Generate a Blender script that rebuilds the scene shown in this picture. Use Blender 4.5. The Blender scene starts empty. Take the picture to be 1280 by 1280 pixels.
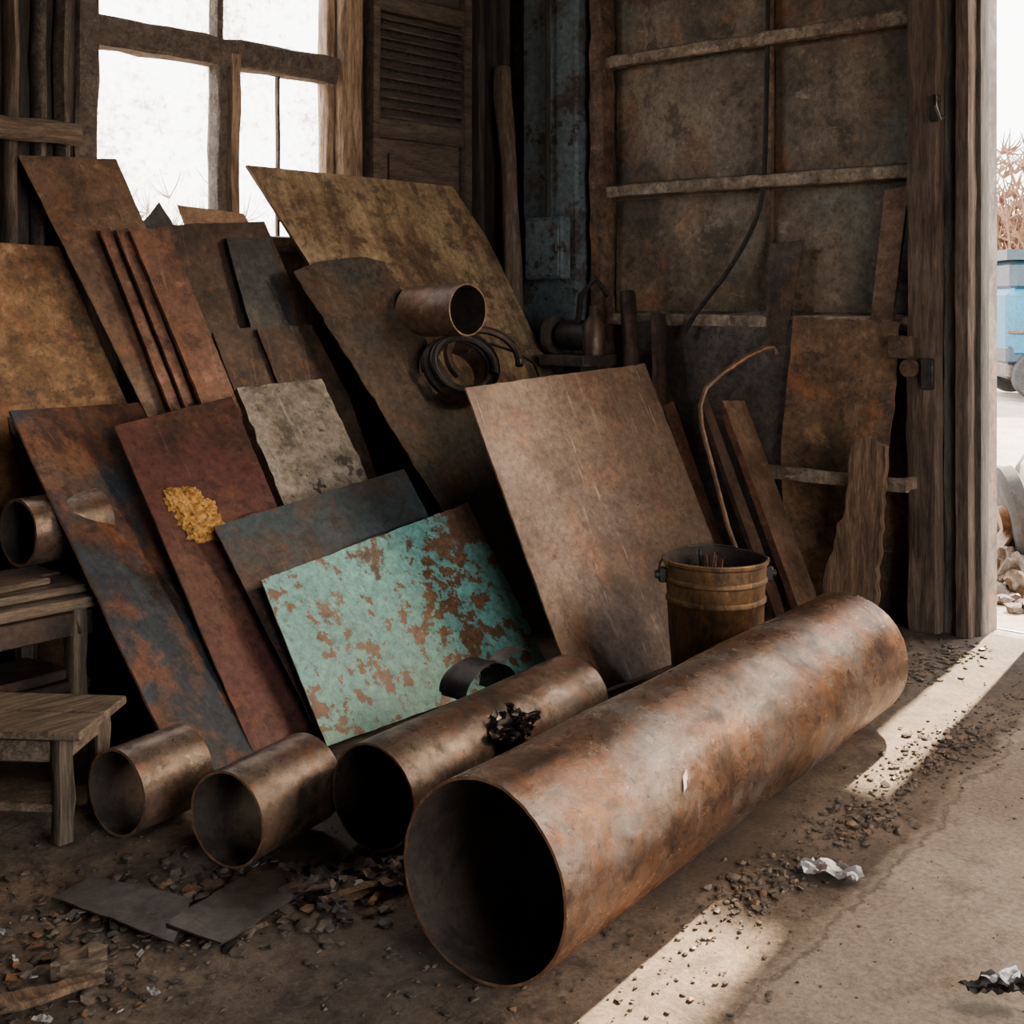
import bpy,bmesh,math,random
from mathutils import Vector,Matrix,noise
random.seed(7)
V=Vector
COL=bpy.context.scene.collection
# ---------------------------------------------------------------- materials
class NT:
    def __init__(s,name):
        s.m=bpy.data.materials.new(name); s.m.use_nodes=True; s.t=s.m.node_tree; s.t.nodes.clear()
        s.out=s.add('ShaderNodeOutputMaterial')
    def add(s,t,**k):
        n=s.t.nodes.new(t)
        for a,b in k.items(): setattr(n,a,b)
        return n
    def l(s,a,b): s.t.links.new(a,b)
    def coord(s,seed=0,scale=(1,1,1)):
        tc=s.add('ShaderNodeTexCoord'); mp=s.add('ShaderNodeMapping')
        mp.inputs['Location'].default_value=(seed*3.17,seed*1.71,seed*2.3); mp.inputs['Scale'].default_value=scale
        s.l(tc.outputs['Object'],mp.inputs[0]); return mp.outputs[0]
    def noise(s,c,scale,detail=8,rough=.6,dist=0.):
        n=s.add('ShaderNodeTexNoise'); n.inputs['Scale'].default_value=scale; n.inputs['Detail'].default_value=detail
        n.inputs['Roughness'].default_value=rough; n.inputs['Distortion'].default_value=dist
        s.l(c,n.inputs['Vector']); return n.outputs['Fac']
    def math(s,op,a,b,c=None):
        n=s.add('ShaderNodeMath',operation=op)
        for i,v in enumerate((a,b,c)):
            if v is None: continue
            if hasattr(v,'is_linked'): s.l(v,n.inputs[i])
            else: n.inputs[i].default_value=v
        return n.outputs[0]
    def ramp(s,f,stops):
        r=s.add('ShaderNodeValToRGB'); e=r.color_ramp.elements
        while len(e)>1: e.remove(e[0])
        for i,(p,c) in enumerate(stops):
            if not hasattr(c,'__len__'): c=(c,c,c)
            if i==0: e[0].position=p; e[0].color=(*c,1)
            else:
                x=e.new(p); x.color=(*c,1)
        s.l(f,r.inputs[0]); return r.outputs[0]
    def mix(s,f,a,b,blend='MIX'):
        m=s.add('ShaderNodeMix',data_type='RGBA',blend_type=blend)
        for v,i in ((f,0),(a,6),(b,7)):
            if hasattr(v,'is_linked'): s.l(v,m.inputs[i])
            elif i==0: m.inputs[0].default_value=v
            else: m.inputs[i].default_value=(*v,1)
        return m.outputs[2]
    def bsdf(s,col,rough=.6,metal=0.,bump=None,bstr=.3,bdist=.01):
        b=s.add('ShaderNodeBsdfPrincipled')
        for v,k in ((col,'Base Color'),(rough,'Roughness'),(metal,'Metallic')):
            if hasattr(v,'is_linked'): s.l(v,b.inputs[k])
            elif k=='Base Color': b.inputs[k].default_value=(*v,1)
            else: b.inputs[k].default_value=v
        if bump is not None:
            bp=s.add('ShaderNodeBump'); bp.inputs['Strength'].default_value=bstr; bp.inputs['Distance'].default_value=bdist
            s.l(bump,bp.inputs['Height']); s.l(bp.outputs[0],b.inputs['Normal'])
        s.l(b.outputs[0],s.out.inputs[0]); return b
def rust(name,cols,paint=None,pt=(.5,.55),ps=2.2,scale=2.5,metal=.35,rough=(.4,.75),bump=.35,speck=None,st=.62,streak=None,sth=(.60,.72),seed=None,fine=34,stretch=(1,1,1),grad=0,patch=.7,scratch=.35,orange=0,pits=.6):
    n=NT(name); seed=random.random()*20 if seed is None else seed
    c=n.coord(seed,stretch)
    a=n.noise(c,scale,12,.72,.4); f=n.noise(c,fine,8,.75); m=n.noise(n.coord(seed+7,stretch),scale*3,12,.75,.3)
    k=len(cols); col=n.ramp(a,[(.36+.30*i/(k-1),cols[i]) for i in range(k)])
    if patch:
        col=n.mix(n.ramp(m,[(.52,0.),(.58,patch)]),col,tuple(x*1.0 for x in cols[0]))
        col=n.mix(n.ramp(m,[(.35,patch),(.43,0.)]),col,tuple(min(1,x*1.3) for x in cols[-1]))
    if paint:
        pm=n.noise(n.coord(seed+5,stretch),ps,14,.7,.2)
        if grad:
            sp=n.add('ShaderNodeSeparateXYZ'); tc=n.add('ShaderNodeTexCoord'); n.l(tc.outputs['Object'],sp.inputs[0])
            pm=n.math('MULTIPLY_ADD',sp.outputs[1],-grad,pm)
        mask=n.ramp(pm,[(pt[0],0.),(pt[1],1.)])
        pc=n.mix(n.ramp(a,[(.35,0.),(.65,1.)]),paint,tuple(x*.74 for x in paint))
        col=n.mix(mask,col,pc)
    if orange:
        om=n.noise(n.coord(seed+13,stretch),scale*1.7,14,.74,.5)
        col=n.mix(n.ramp(om,[(.53,0.),(.62,orange)]),col,(.25,.095,.035))
    if speck:
        sm=n.noise(n.coord(seed+9),17,10,.65)
        sm2=n.noise(n.coord(seed+3),3.0,3,.5)
        ad=n.math('MULTIPLY_ADD',sm2,.5,sm)
        col=n.mix(n.ramp(ad,[(st+.25-.02,0.),(st+.25+.02,1.)]),col,speck)
    if streak:
        s2=n.noise(n.coord(seed+2,(7,.8,1)),2.5,8,.65)
        col=n.mix(n.ramp(s2,[(sth[0],0.),(sth[1],.6)]),col,streak)
    if scratch:
        s3=n.noise(n.coord(seed+4,(22,1.2,6)),2.2,4,.7,.4)
        col=n.mix(n.ramp(s3,[(.64,0.),(.68,scratch)]),col,tuple(min(1,x*1.7+.03) for x in cols[-1]))
    if pits:
        p1=n.noise(n.coord(seed+15),48,5,.7)
        col=n.mix(n.ramp(p1,[(.60,0.),(.66,pits)]),col,tuple(x*.6 for x in cols[0]))
    col=n.mix(.85,col,n.ramp(f,[(.28,.3),(.5,1.),(.72,1.7)]),'MULTIPLY')
    mr=n.add('ShaderNodeMapRange'); n.l(m,mr.inputs[0]); mr.inputs[1].default_value=.35; mr.inputs[2].default_value=.65
    mr.inputs[3].default_value=rough[0]; mr.inputs[4].default_value=rough[1]
    h=n.math('MULTIPLY_ADD',m,1.2,f)
    n.bsdf(col,mr.outputs[0],metal,h,bump,.004)
    return n.m
def woodm(name,cols,seed=None,stretch=(1,1,12),bump=.6,rough=.85):
    n=NT(name); seed=random.random()*20 if seed is None else seed
    a=n.noise(n.coord(seed,stretch),4,10,.7,.6); f=n.noise(n.coord(seed+3,stretch),16,6,.75)
    k=len(cols); col=n.ramp(a,[(.35+.30*i/(k-1),cols[i]) for i in range(k)])
    col=n.mix(.85,col,n.ramp(f,[(.3,.25),(.7,1.6)]),'MULTIPLY')
    n.bsdf(col,rough,0,f,bump,.006); return n.m
M={}
M['B']=rust('rust_blue_brown',[(.03,.016,.011),(.11,.05,.03),(.19,.085,.045),(.16,.10,.07)],paint=(.045,.06,.075),pt=(.45,.54),ps=2.0,metal=.4,rough=(.3,.6),orange=.6)
M['C']=rust('rust_red_brown',[(.03,.016,.012),(.10,.046,.032),(.15,.066,.047)],paint=(.11,.038,.036),pt=(.5,.60),ps=1.8,metal=.35,rough=(.32,.62),orange=.35)
M['Q']=rust('blue_grey_paint_steel',[(.03,.023,.02),(.07,.048,.04),(.105,.063,.05)],paint=(.05,.078,.09),pt=(.40,.50),ps=1.8,metal=.35,rough=(.3,.55),speck=(.13,.045,.032),st=.64)
M['teal']=rust('teal_paint_rusting',[(.08,.05,.035),(.15,.085,.055),(.20,.12,.075)],paint=(.17,.41,.375),pt=(.385,.42),ps=4.2,metal=.0,rough=(.38,.6),speck=(.16,.085,.045),st=.565,bump=.2,grad=.20,scratch=0,seed=3.3,pits=.6)
M['D']=rust('chalky_tan',[(.07,.058,.045),(.22,.18,.14),(.34,.295,.235),(.28,.235,.18)],metal=0,rough=(.7,.9),speck=(.05,.04,.03),st=.645)
M['N']=rust('grey_brown_steel',[(.06,.038,.028),(.11,.074,.055),(.15,.105,.08),(.175,.125,.095)],metal=.45,rough=(.26,.48),streak=(.33,.26,.19),scale=1.6,patch=.6,scratch=.9,orange=.4)
M['M']=rust('dull_brown_steel',[(.05,.035,.026),(.105,.076,.055),(.15,.113,.08)],paint=(.075,.08,.078),pt=(.47,.6),metal=.4,rough=(.33,.6),orange=.25)
M['L']=rust('tan_rust_sheet',[(.045,.027,.017),(.23,.158,.092),(.34,.255,.155),(.25,.168,.097)],metal=.15,rough=(.42,.7),scale=2.2,streak=(.08,.045,.026),sth=(.46,.62))
M['E']=rust('ochre_rust',[(.07,.034,.016),(.20,.108,.048),(.29,.17,.082)],metal=.1,rough=(.55,.8),paint=(.06,.043,.033),pt=(.56,.62),orange=.45)
M['F']=rust('brown_rust',[(.06,.034,.022),(.135,.08,.051),(.185,.118,.077)],metal=.3,rough=(.38,.65),orange=.35)
M['G']=rust('red_rust_strip',[(.045,.022,.014),(.13,.06,.037),(.18,.085,.053)],metal=.2,orange=.4)
M['H']=rust('dark_brown_rust',[(.02,.013,.01),(.055,.034,.024),(.09,.056,.038)],metal=.35,rough=(.35,.65),orange=.25)
M['I']=rust('dark_blue_steel',[(.022,.023,.025),(.045,.046,.05),(.07,.055,.043)],metal=.45,rough=(.3,.55))
M['O']=rust('light_rust_strip',[(.15,.08,.045),(.30,.18,.11)],metal=.1)
M['R']=rust('orange_brown_plate',[(.05,.03,.018),(.14,.08,.042),(.21,.12,.06)],metal=.15,rough=(.55,.8),orange=.8)
M['rim']=rust('rusty_cut_edge',[(.16,.085,.048),(.28,.16,.095)],metal=.1,rough=(.55,.8),scale=9)
M['T']=rust('dark_grey_plate',[(.028,.023,.02),(.065,.052,.044),(.095,.078,.066)],metal=.35,rough=(.35,.6))
M['pipe']=rust('big_pipe_rust',[(.035,.02,.014),(.13,.067,.04),(.20,.113,.068),(.19,.15,.125)],paint=(.25,.225,.21),pt=(.50,.64),ps=2.2,metal=.6,rough=(.17,.42),scale=2.6,bump=.7,stretch=(1,1,.8),orange=.6,patch=.85)
M['pipe2']=rust('small_pipe_rust',[(.04,.029,.023),(.12,.083,.061),(.19,.145,.113)],paint=(.21,.193,.18),pt=(.54,.68),metal=.5,rough=(.23,.5),scale=4,orange=.45,patch=.85)
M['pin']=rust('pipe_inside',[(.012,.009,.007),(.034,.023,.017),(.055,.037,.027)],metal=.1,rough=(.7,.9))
M['bucket']=rust('bucket_rust',[(.055,.028,.013),(.165,.087,.036),(.24,.138,.062)],metal=.3,rough=(.4,.65),scale=5,stretch=(1,1,.5),orange=.4)
M['dark']=rust('black_iron',[(.012,.01,.009),(.03,.025,.022),(.05,.042,.036)],metal=.4,rough=(.4,.65))
M['foil']=rust('dusty_foil_litter',[(.32,.32,.32),(.55,.55,.55)],metal=.5,rough=(.3,.5),patch=.2,scratch=0,pits=0)
M['foam']=rust('ochre_foam',[(.22,.09,.015),(.55,.28,.06),(.68,.42,.15)],metal=0,rough=(.8,.95),scale=22,fine=70,bump=.8)
M['wallp']=rust('wall_panel_grime',[(.035,.025,.017),(.11,.081,.054),(.18,.138,.092)],paint=(.115,.135,.115),pt=(.54,.68),ps=1.3,metal=.05,rough=(.5,.75),scale=1.8,orange=.4)
M['rib']=rust('rib_steel',[(.08,.055,.038),(.20,.15,.11),(.31,.25,.19)],metal=.1,rough=(.6,.8),scale=6)
M['ribd']=rust('rib_rust',[(.04,.025,.016),(.10,.06,.038),(.17,.11,.07)],metal=.1,rough=(.6,.8),scale=7,orange=.4)
M['pillar']=rust('blue_grey_pillar',[(.04,.035,.03),(.08,.07,.06)],paint=(.10,.135,.155),pt=(.42,.49),ps=5,metal=0,rough=(.7,.9),speck=(.03,.025,.02),st=.6)
M['post']=woodm('door_post_wood',[(.035,.022,.016),(.09,.06,.043),(.155,.11,.082)],stretch=(8,8,.7))
M['postg']=woodm('grey_post_wood',[(.04,.034,.03),(.09,.077,.068),(.14,.122,.108)],stretch=(8,8,.7))
M['wood']=woodm('old_wood',[(.055,.038,.026),(.14,.10,.068),(.22,.165,.115)],stretch=(1,9,9))
M['woodv']=woodm('old_wood_upright',[(.045,.032,.022),(.11,.08,.056),(.18,.135,.095)],stretch=(9,9,.8))
M['rot']=woodm('rotten_wood',[(.035,.02,.012),(.13,.078,.046),(.24,.15,.085)],stretch=(9,1,9))
M['frame']=woodm('window_frame_wood',[(.03,.022,.017),(.075,.057,.045),(.12,.098,.08)],stretch=(5,5,5))
M['jamb']=woodm('window_jamb_wood',[(.10,.06,.038),(.23,.155,.10),(.34,.245,.165)],stretch=(9,9,1))
M['wallb']=woodm('dark_board_wall',[(.018,.014,.011),(.04,.031,.025),(.065,.052,.042)],stretch=(9,9,.8))
M['plaster']=rust('dark_plaster',[(.03,.025,.02),(.07,.056,.045),(.10,.083,.068)],metal=0,rough=(.85,.95))
M['shut']=woodm('shutter_wood',[(.035,.025,.019),(.075,.054,.041),(.11,.082,.064)],stretch=(1,6,6))
M['rock']=rust('rubble',[(.06,.045,.034),(.12,.094,.074),(.18,.145,.118)],metal=0,rough=(.85,.95),scale=8)
M['clod']=rust('dirt_clod',[(.045,.033,.024),(.09,.067,.05),(.135,.103,.078)],metal=0,rough=(.9,.98),scale=8)
M['bush']=rust('dry_twigs',[(.14,.075,.045),(.25,.14,.085)],metal=0,rough=(.9,.95),scale=8)
M['hill']=rust('red_earth_bank',[(.16,.07,.038),(.27,.13,.07),(.34,.19,.11)],metal=0,rough=(.9,.95),scale=1)
M['gout']=rust('sunny_dust',[(.20,.155,.125),(.29,.235,.195),(.36,.30,.255)],metal=0,rough=(.9,.95),scale=.8)
M['vblue']=rust('van_blue_paint',[(.0,.07,.14),(.0,.11,.20)],metal=0,rough=(.4,.5),scale=1,patch=0,scratch=0,pits=0)
M['vdark']=rust('van_roof_navy',[(.006,.022,.038),(.01,.032,.05)],metal=0,rough=(.4,.5),scale=1,patch=0,scratch=0,pits=0)
M['glassd']=rust('van_glass',[(.03,.05,.06),(.05,.07,.08)],metal=0,rough=(.2,.25),scale=1,bump=.0,patch=0,scratch=0,pits=0)
M['tyre']=rust('tyre_rubber',[(.015,.015,.015),(.03,.03,.03)],metal=0,rough=(.8,.9),scale=4)
M['paper']=rust('paper_label',[(.45,.43,.40),(.55,.53,.5)],metal=0,rough=(.7,.8),scratch=0,pits=0)
n=NT('dirt_and_concrete_floor'); c=n.coord(0)
a=n.noise(c,1.1,12,.66,.3); b=n.noise(c,9,10,.7,.4); f=n.noise(c,70,6,.75); b3=n.noise(n.coord(9),26,8,.8,.3)
dirt=n.ramp(a,[(.34,(.055,.038,.027)),(.48,(.12,.085,.061)),(.6,(.178,.13,.096)),(.7,(.23,.175,.135))])
dirt=n.mix(n.ramp(b,[(.46,.0),(.6,.75)]),dirt,(.058,.04,.029))
dirt=n.mix(n.ramp(b3,[(.56,.0),(.64,.6)]),dirt,(.04,.029,.022))
a2=n.noise(n.coord(2),1.5,12,.64,.5); b2=n.noise(n.coord(5),6,12,.74,.4)
con=n.ramp(a2,[(.34,(.19,.15,.117)),(.5,(.275,.225,.18)),(.66,(.35,.295,.242))])
con=n.mix(n.ramp(b2,[(.52,.0),(.64,.65)]),con,(.145,.108,.08))
sp=n.add('ShaderNodeSeparateXYZ'); tc=n.add('ShaderNodeTexCoord'); n.l(tc.outputs['Object'],sp.inputs[0])
e=n.math('MULTIPLY_ADD',sp.outputs[0],-.09,sp.outputs[1])
e=n.math('ADD',e,-1.07); e=n.math('MULTIPLY_ADD',n.math('ADD',n.noise(n.coord(6),4,12,.7,.3),-.5),.22,e)
em=n.ramp(n.math('ADD',e,.5),[(.47,1.),(.515,0.)])
crack=n.ramp(n.math('ABSOLUTE',n.math('ADD',e,.03),0),[(.0,.75),(.012,.0)])
col=n.mix(em,dirt,con); col=n.mix(crack,col,(.06,.042,.03))
col=n.mix(.85,col,n.ramp(f,[(.3,.5),(.7,1.45)]),'MULTIPLY')
h=n.math('MULTIPLY_ADD',f,.35,n.mix(em,b,n.ramp(b2,[(.2,.45),(.8,.65)])))
n.bsdf(col,.82,0,h,.65,.02); M['floor']=n.m
n=NT('dirty_window_glass')
f=n.noise(n.coord(3),30,14,.85); f2=n.noise(n.coord(8),2.2,4,.6)
ad=n.math('MULTIPLY_ADD',f2,.45,f)
fac=n.ramp(ad,[(.70,.05),(.78,.22),(.84,.7)])
tr=n.add('ShaderNodeBsdfTransparent'); df=n.add('ShaderNodeBsdfTranslucent'); df.inputs[0].default_value=(.42,.33,.24,1)
mx=n.add('ShaderNodeMixShader'); n.l(fac,mx.inputs[0]); n.l(tr.outputs[0],mx.inputs[1]); n.l(df.outputs[0],mx.inputs[2]); n.l(mx.outputs[0],n.out.inputs[0])
M['glass']=n.m
n=NT('translucent_fibreglass'); t1=n.add('ShaderNodeBsdfTranslucent'); t1.inputs[0].default_value=(.95,.92,.88,1); n.l(t1.outputs[0],n.out.inputs[0]); M['fibre']=n.m  # only for unseen panels added to let soft daylight in
# ---------------------------------------------------------------- mesh builder
class MB:
    def __init__(s,*mats): s.bm=bmesh.new(); s.mats=[M[m] for m in mats]
    def _set(s,faces,mi):
        for f in faces: f.material_index=mi
    def box(s,c,size,mi=0,rot=None,bev=.004):
        mat=Matrix.Translation(V(c))@((rot.to_4x4()) if rot else Matrix.Identity(4))@Matrix.Diagonal((*size,1))
        r=bmesh.ops.create_cube(s.bm,size=1,matrix=mat); vs=r['verts']
        fs=list({f for v in vs for f in v.link_faces}); s._set(fs,mi)
        if bev and min(size)>bev*2.5:
            es=list({e for v in vs for e in v.link_edges})
            r=bmesh.ops.bevel(s.bm,geom=es,offset=bev,segments=1,affect='EDGES',profile=.5); s._set(r['faces'],mi)
    def beam(s,p0,p1,w,h,mi=0,jit=.006,n=10,up=(0,0,1),round_=False,taper=1.,seg=10):
        p0,p1=V(p0),V(p1); d=(p1-p0); L=d.length; d.normalize(); up=V(up)
        if abs(d.dot(up))>.95: up=V((0,1,0))
        a=d.cross(up).normalized(); b=a.cross(d).normalized(); rings=[]; sd=random.random()*50
        for i in range(n+1):
            t=i/n; c=p0+d*L*t; k=1+(taper-1)*t; ring=[]
            if round_: sh=[(math.cos(q*2*math.pi/seg)*w/2,math.sin(q*2*math.pi/seg)*h/2) for q in range(seg)]
            else:
                e=.8; sh=[(-.5*w,-.5*h*e),(-.5*w*e,-.5*h),(0,-.5*h),(.5*w*e,-.5*h),(.5*w,-.5*h*e),(.5*w,0),(.5*w,.5*h*e),(.5*w*e,.5*h),(0,.5*h),(-.5*w*e,.5*h),(-.5*w,.5*h*e),(-.5*w,0)]
            for q,(x,y) in enumerate(sh):
                o=noise.noise(V((sd+q*1.7,i*.8,sd)))*jit*2
                o2=noise.noise(V((sd+9,i*.35,0)))*jit*2
                rr=V((x,y)); m=rr.length or 1; kk=k*(1+o/m)
                ring.append(s.bm.verts.new(c+a*(x*kk+o2)+b*(y*kk)))
            rings.append(ring)
        s._loft(rings,mi,True)
    def _loft(s,rings,mi,caps=False,closed=True):
        fs=[]; m=len(rings[0])
        for r0,r1 in zip(rings,rings[1:]):
            for q in range(m if closed else m-1):
                fs.append(s.bm.faces.new((r0[q],r0[(q+1)%m],r1[(q+1)%m],r1[q])))
        if caps:
            fs.append(s.bm.faces.new(rings[0][::-1])); fs.append(s.bm.faces.new(rings[-1]))
        s._set(fs,mi); return fs
    def tube(s,pts,r,mi=0,seg=8,caps=True):
        pts=[V(p) for p in pts]; rings=[]; pa=None
        for i,p in enumerate(pts):
            d=(pts[min(i+1,len(pts)-1)]-pts[max(i-1,0)]).normalized()
            if pa is None:
                u=V((0,0,1)) if abs(d.z)<.9 else V((1,0,0)); pa=d.cross(u).normalized()
            else: pa=(pa-d*pa.dot(d)).normalized()
            b=d.cross(pa); rr=r(i/(len(pts)-1)) if callable(r) else r
            rings.append([s.bm.verts.new(p+pa*math.cos(q*2*math.pi/seg)*rr+b*math.sin(q*2*math.pi/seg)*rr) for q in range(seg)])
        s._loft(rings,mi,caps)
    def lathe(s,prof,c,axis=(0,0,1),mi=0,seg=48,jit=0,mif=None):
        axis=V(axis).normalized(); u=V((1,0,0)) if abs(axis.x)<.9 else V((0,1,0)); a=axis.cross(u).normalized(); b=axis.cross(a); rings=[]
        for j,(r,z) in enumerate(prof):
            ring=[]
            for q in range(seg):
                t=q*2*math.pi/seg; rr=r+noise.noise(V((math.cos(t)*2,math.sin(t)*2,z*5)))*jit
                ring.append(s.bm.verts.new(V(c)+axis*z+(a*math.cos(t)+b*math.sin(t))*rr))
            rings.append(ring)
        for j,(r0,r1) in enumerate(zip(rings,rings[1:])):
            s._set([s.bm.faces.new((r0[q],r0[(q+1)%seg],r1[(q+1)%seg],r1[q])) for q in range(seg)],mif[j] if mif else mi)
    def blob(s,c,size,mi=0,sub=3,amp=.3,freq=2.,rot=None):
        r=bmesh.ops.create_icosphere(s.bm,subdivisions=sub,radius=1); sd=random.random()*90
        for v in r['verts']:
            k=1+amp*noise.fractal(v.co*freq+V((sd,0,sd)),1.,2.,4)
            p=V((v.co.x*k*size[0],v.co.y*k*size[1],v.co.z*k*size[2]))
            if rot: p=rot@p
            v.co=V(c)+p
        s._set(list({f for v in r['verts'] for f in v.link_faces}),mi)
    def flake(s,c,size,mi=0,tilt=.3,th=.003):
        n=random.randint(4,7); R=Matrix.Rotation(random.uniform(-tilt,tilt),3,'X')@Matrix.Rotation(random.uniform(-tilt,tilt),3,'Y')@Matrix.Rotation(random.random()*6.28,3,'Z')
        asp=random.uniform(.4,1); top=[];bot=[]
        for q in range(n):
            t=(q+random.uniform(-.3,.3))*2*math.pi/n; rr=size*random.uniform(.6,1.1)
            p=V((math.cos(t)*rr,math.sin(t)*rr*asp,random.uniform(-.12,.12)*size))
            top.append(s.bm.verts.new(V(c)+R@(p+V((0,0,th))))); bot.append(s.bm.verts.new(V(c)+R@p))
        fs=[s.bm.faces.new(top),s.bm.faces.new(bot[::-1])]
        for q in range(n): fs.append(s.bm.faces.new((bot[q],bot[(q+1)%n],top[(q+1)%n],top[q])))
        s._set(fs,mi)
    def crumple(s,c,size,mi=0,rot=None,n=9,amp=.45,asp=.6):
        sd=random.random()*99; g={}
        for i in range(n):
            for j in range(n):
                x=(i/(n-1)-.5)*2; y=(j/(n-1)-.5)*2
                q=V((x,y)); m=max(abs(x),abs(y)); 
                if q.length>0: q=q*(m/q.length)
                k=1+.35*noise.noise(V((q.x*1.6+sd,q.y*1.6,3)))
                p=V((q.x*k,q.y*k*asp,amp*noise.noise(V((x*1.8+sd,y*1.8,1)))+amp*.25*noise.noise(V((x*5+sd,y*5,1)))))*size
                if rot: p=rot@p
                g[i,j]=s.bm.verts.new(V(c)+p)
        fs=[s.bm.faces.new((g[i,j],g[i+1,j],g[i+1,j+1],g[i,j+1])) for i in range(n-1) for j in range(n-1)]
        s._set(fs,mi)
    def finish(s,name,sharp=32,world=None,origin=None):
        bm=s.bm; bmesh.ops.recalc_face_normals(bm,faces=bm.faces)
        if world is None:
            if origin is None:
                o=sum((v.co for v in bm.verts),V())/max(1,len(bm.verts))
            else: o=V(origin)
            world=Matrix.Translation(o); bmesh.ops.translate(bm,verts=bm.verts,vec=-o)
        for f in bm.faces: f.smooth=True
        for e in bm.edges:
            if len(e.link_faces)==2 and e.calc_face_angle(0)>math.radians(sharp): e.smooth=False
        me=bpy.data.meshes.new(name); bm.to_mesh(me); bm.free()
        for m in s.mats: me.materials.append(m)
        ob=bpy.data.objects.new(name,me); ob.matrix_world=world; COL.objects.link(ob); return ob
# ---------------------------------------------------------------- leaning sheets
def sheet(name,mat,pl,pts,th=.005,jag=.0012,warp=.005,edge=None):
    x0,y0,ph,k=pl; ph=math.radians(ph); ex=V((math.cos(ph),math.sin(ph),0)); w=V((-math.sin(ph),math.cos(ph),0))
    nn=math.sqrt(1+k*k); ey=(w*k+V((0,0,1)))/nn; ez=ex.cross(ey)
    P=[V((s_,z*nn,0)) for s_,z in pts]; ctr=sum(P,V())/len(P)
    sb=MB(*( [mat] if not edge else [mat,edge])); bm=sb.bm; ring=[]
    for a,b in zip(P,P[1:]+P[:1]):
        L=(b-a).length; m=max(1,int(L/.03)); d=(b-a).normalized(); no=V((-d.y,d.x,0))
        for i in range(m):
            q=a+(b-a)*(i/m)
            if i: q=q+no*random.uniform(-1,1)*jag*(3 if random.random()<.08 else 1)
            if q.y<.004: q.y=.004
            ring.append(q-ctr)
    top=[bm.verts.new(q) for q in ring]; f=bm.faces.new(top)
    xs=[v.co.x for v in top]; ys=[v.co.y for v in top]
    for ax,(lo,hi) in ((0,(min(xs),max(xs))),(1,(min(ys),max(ys)))):
        m=max(2,int((hi-lo)/.09))
        for i in range(1,m):
            co=V((0,0,0)); co[ax]=lo+(hi-lo)*i/m; no=V((0,0,0)); no[ax]=1
            bmesh.ops.bisect_plane(bm,geom=bm.verts[:]+bm.edges[:]+bm.faces[:],plane_co=co,plane_no=no)
    r=bmesh.ops.extrude_face_region(bm,geom=bm.faces[:]); ev=[v for v in r['geom'] if isinstance(v,bmesh.types.BMVert)]
    bmesh.ops.translate(bm,verts=ev,vec=(0,0,-th)); sd=random.random()*80
    for v in bm.verts: v.co.z+=warp*noise.noise(V((v.co.x*1.8+sd,v.co.y*1.8,0)))
    if edge:
        for f in bm.faces:
            f.normal_update()
            if abs(f.normal.z)<.5: f.material_index=1
    R=Matrix((ex,ey,ez)).transposed().to_4x4()
    org=V((x0,y0,0)) if ph else V((0,y0,0))
    return sb.finish(name,world=Matrix.Translation(org+ex*ctr.x+ey*ctr.y+V((0,0,.006)))@R)
S=sheet
S('rusty_steel_sheet','B',(1.875,2.79,21,.95),[(.328,.941),(1.03,.917),(.65,.004),(.001,.004)],edge='rim',th=.007)
S('rusty_steel_sheet','C',(0,2.90,0,.85),[(2.161,.878),(2.652,.943),(2.622,.604),(2.592,.004),(2.158,.004)],edge='rim',th=.007)
S('blue_grey_steel_sheet','Q',(0,2.85,0,.8),[(2.308,.579),(3.176,.663),(3.179,.51),(3.095,.004),(2.36,.004)],edge='R')
S('teal_painted_sheet','teal',(0,2.75,1.5,.76),[(2.362,.429),(3.382,.531),(3.36,.004),(2.346,.004)],edge='rim')
S('chalky_board','D',(0,3.02,0,.85),[(2.768,.958),(3.175,.972),(3.147,.643),(3.094,.004),(2.65,.004),(2.729,.59)],th=.05,edge='F',jag=.003)
S('large_steel_sheet','N',(0,2.54,0,.5),[(3.136,.978),(4.212,1.019),(4.198,.392),(4.194,.004),(3.151,.004)],th=.007,edge='rim')
S('torn_steel_sheet','M',(0,3.10,0,.63),[(3.14,1.39),(3.27,1.43),(3.53,1.46),(3.65,1.44),(3.67,1.35),(3.71,1.25),(3.70,1.10),(3.82,.72),(3.84,.07),(3.54,.004),(3.41,.47)],jag=.003,edge='R')
S('tall_tan_steel_sheet','L',(0,3.265,0,.55),[(3.13,1.83),(4.33,1.82),(4.42,1.57),(4.50,.93),(4.53,.004),(3.65,.004),(3.45,.96)],th=.014,edge='H')
S('rusty_steel_sheet','E',(0,3.62,0,.42),[(1.78,1.49),(2.29,1.47),(2.43,.88),(2.66,.004),(1.95,.004)])
S('rusty_steel_sheet','F',(0,3.545,0,.4),[(2.15,1.79),(2.54,1.81),(2.60,1.55),(2.93,.004),(2.71,.004)],edge='R')
S('rusty_flat_bar','G',(0,3.5,0,.4),[(2.38,1.53),(2.42,1.54),(2.54,.95),(2.72,.004),(2.68,.004)],th=.012)
S('rusty_flat_bar','G',(0,3.48,0,.4),[(2.43,1.53),(2.48,1.54),(2.59,.94),(2.79,.004),(2.74,.004)],th=.012)
S('rusty_flat_bar','G',(0,3.45,0,.4),[(2.47,1.53),(2.63,1.55),(2.75,.94),(2.94,.004),(2.80,.004)],th=.015,edge='G')
S('rusty_steel_sheet','H',(0,3.64,0,.35),[(2.66,1.56),(3.17,1.60),(3.36,.88),(3.57,.004),(3.04,.004)])
S('rusty_steel_sheet','I',(0,3.585,0,.36),[(2.93,1.52),(3.14,1.53),(3.18,1.17),(3.25,.004),(3.05,.004)])
S('rusty_steel_sheet','H',(0,3.51,0,.4),[(2.76,1.16),(2.97,1.18),(3.03,.96),(3.14,.004),(2.96,.004)],edge='G')
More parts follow.
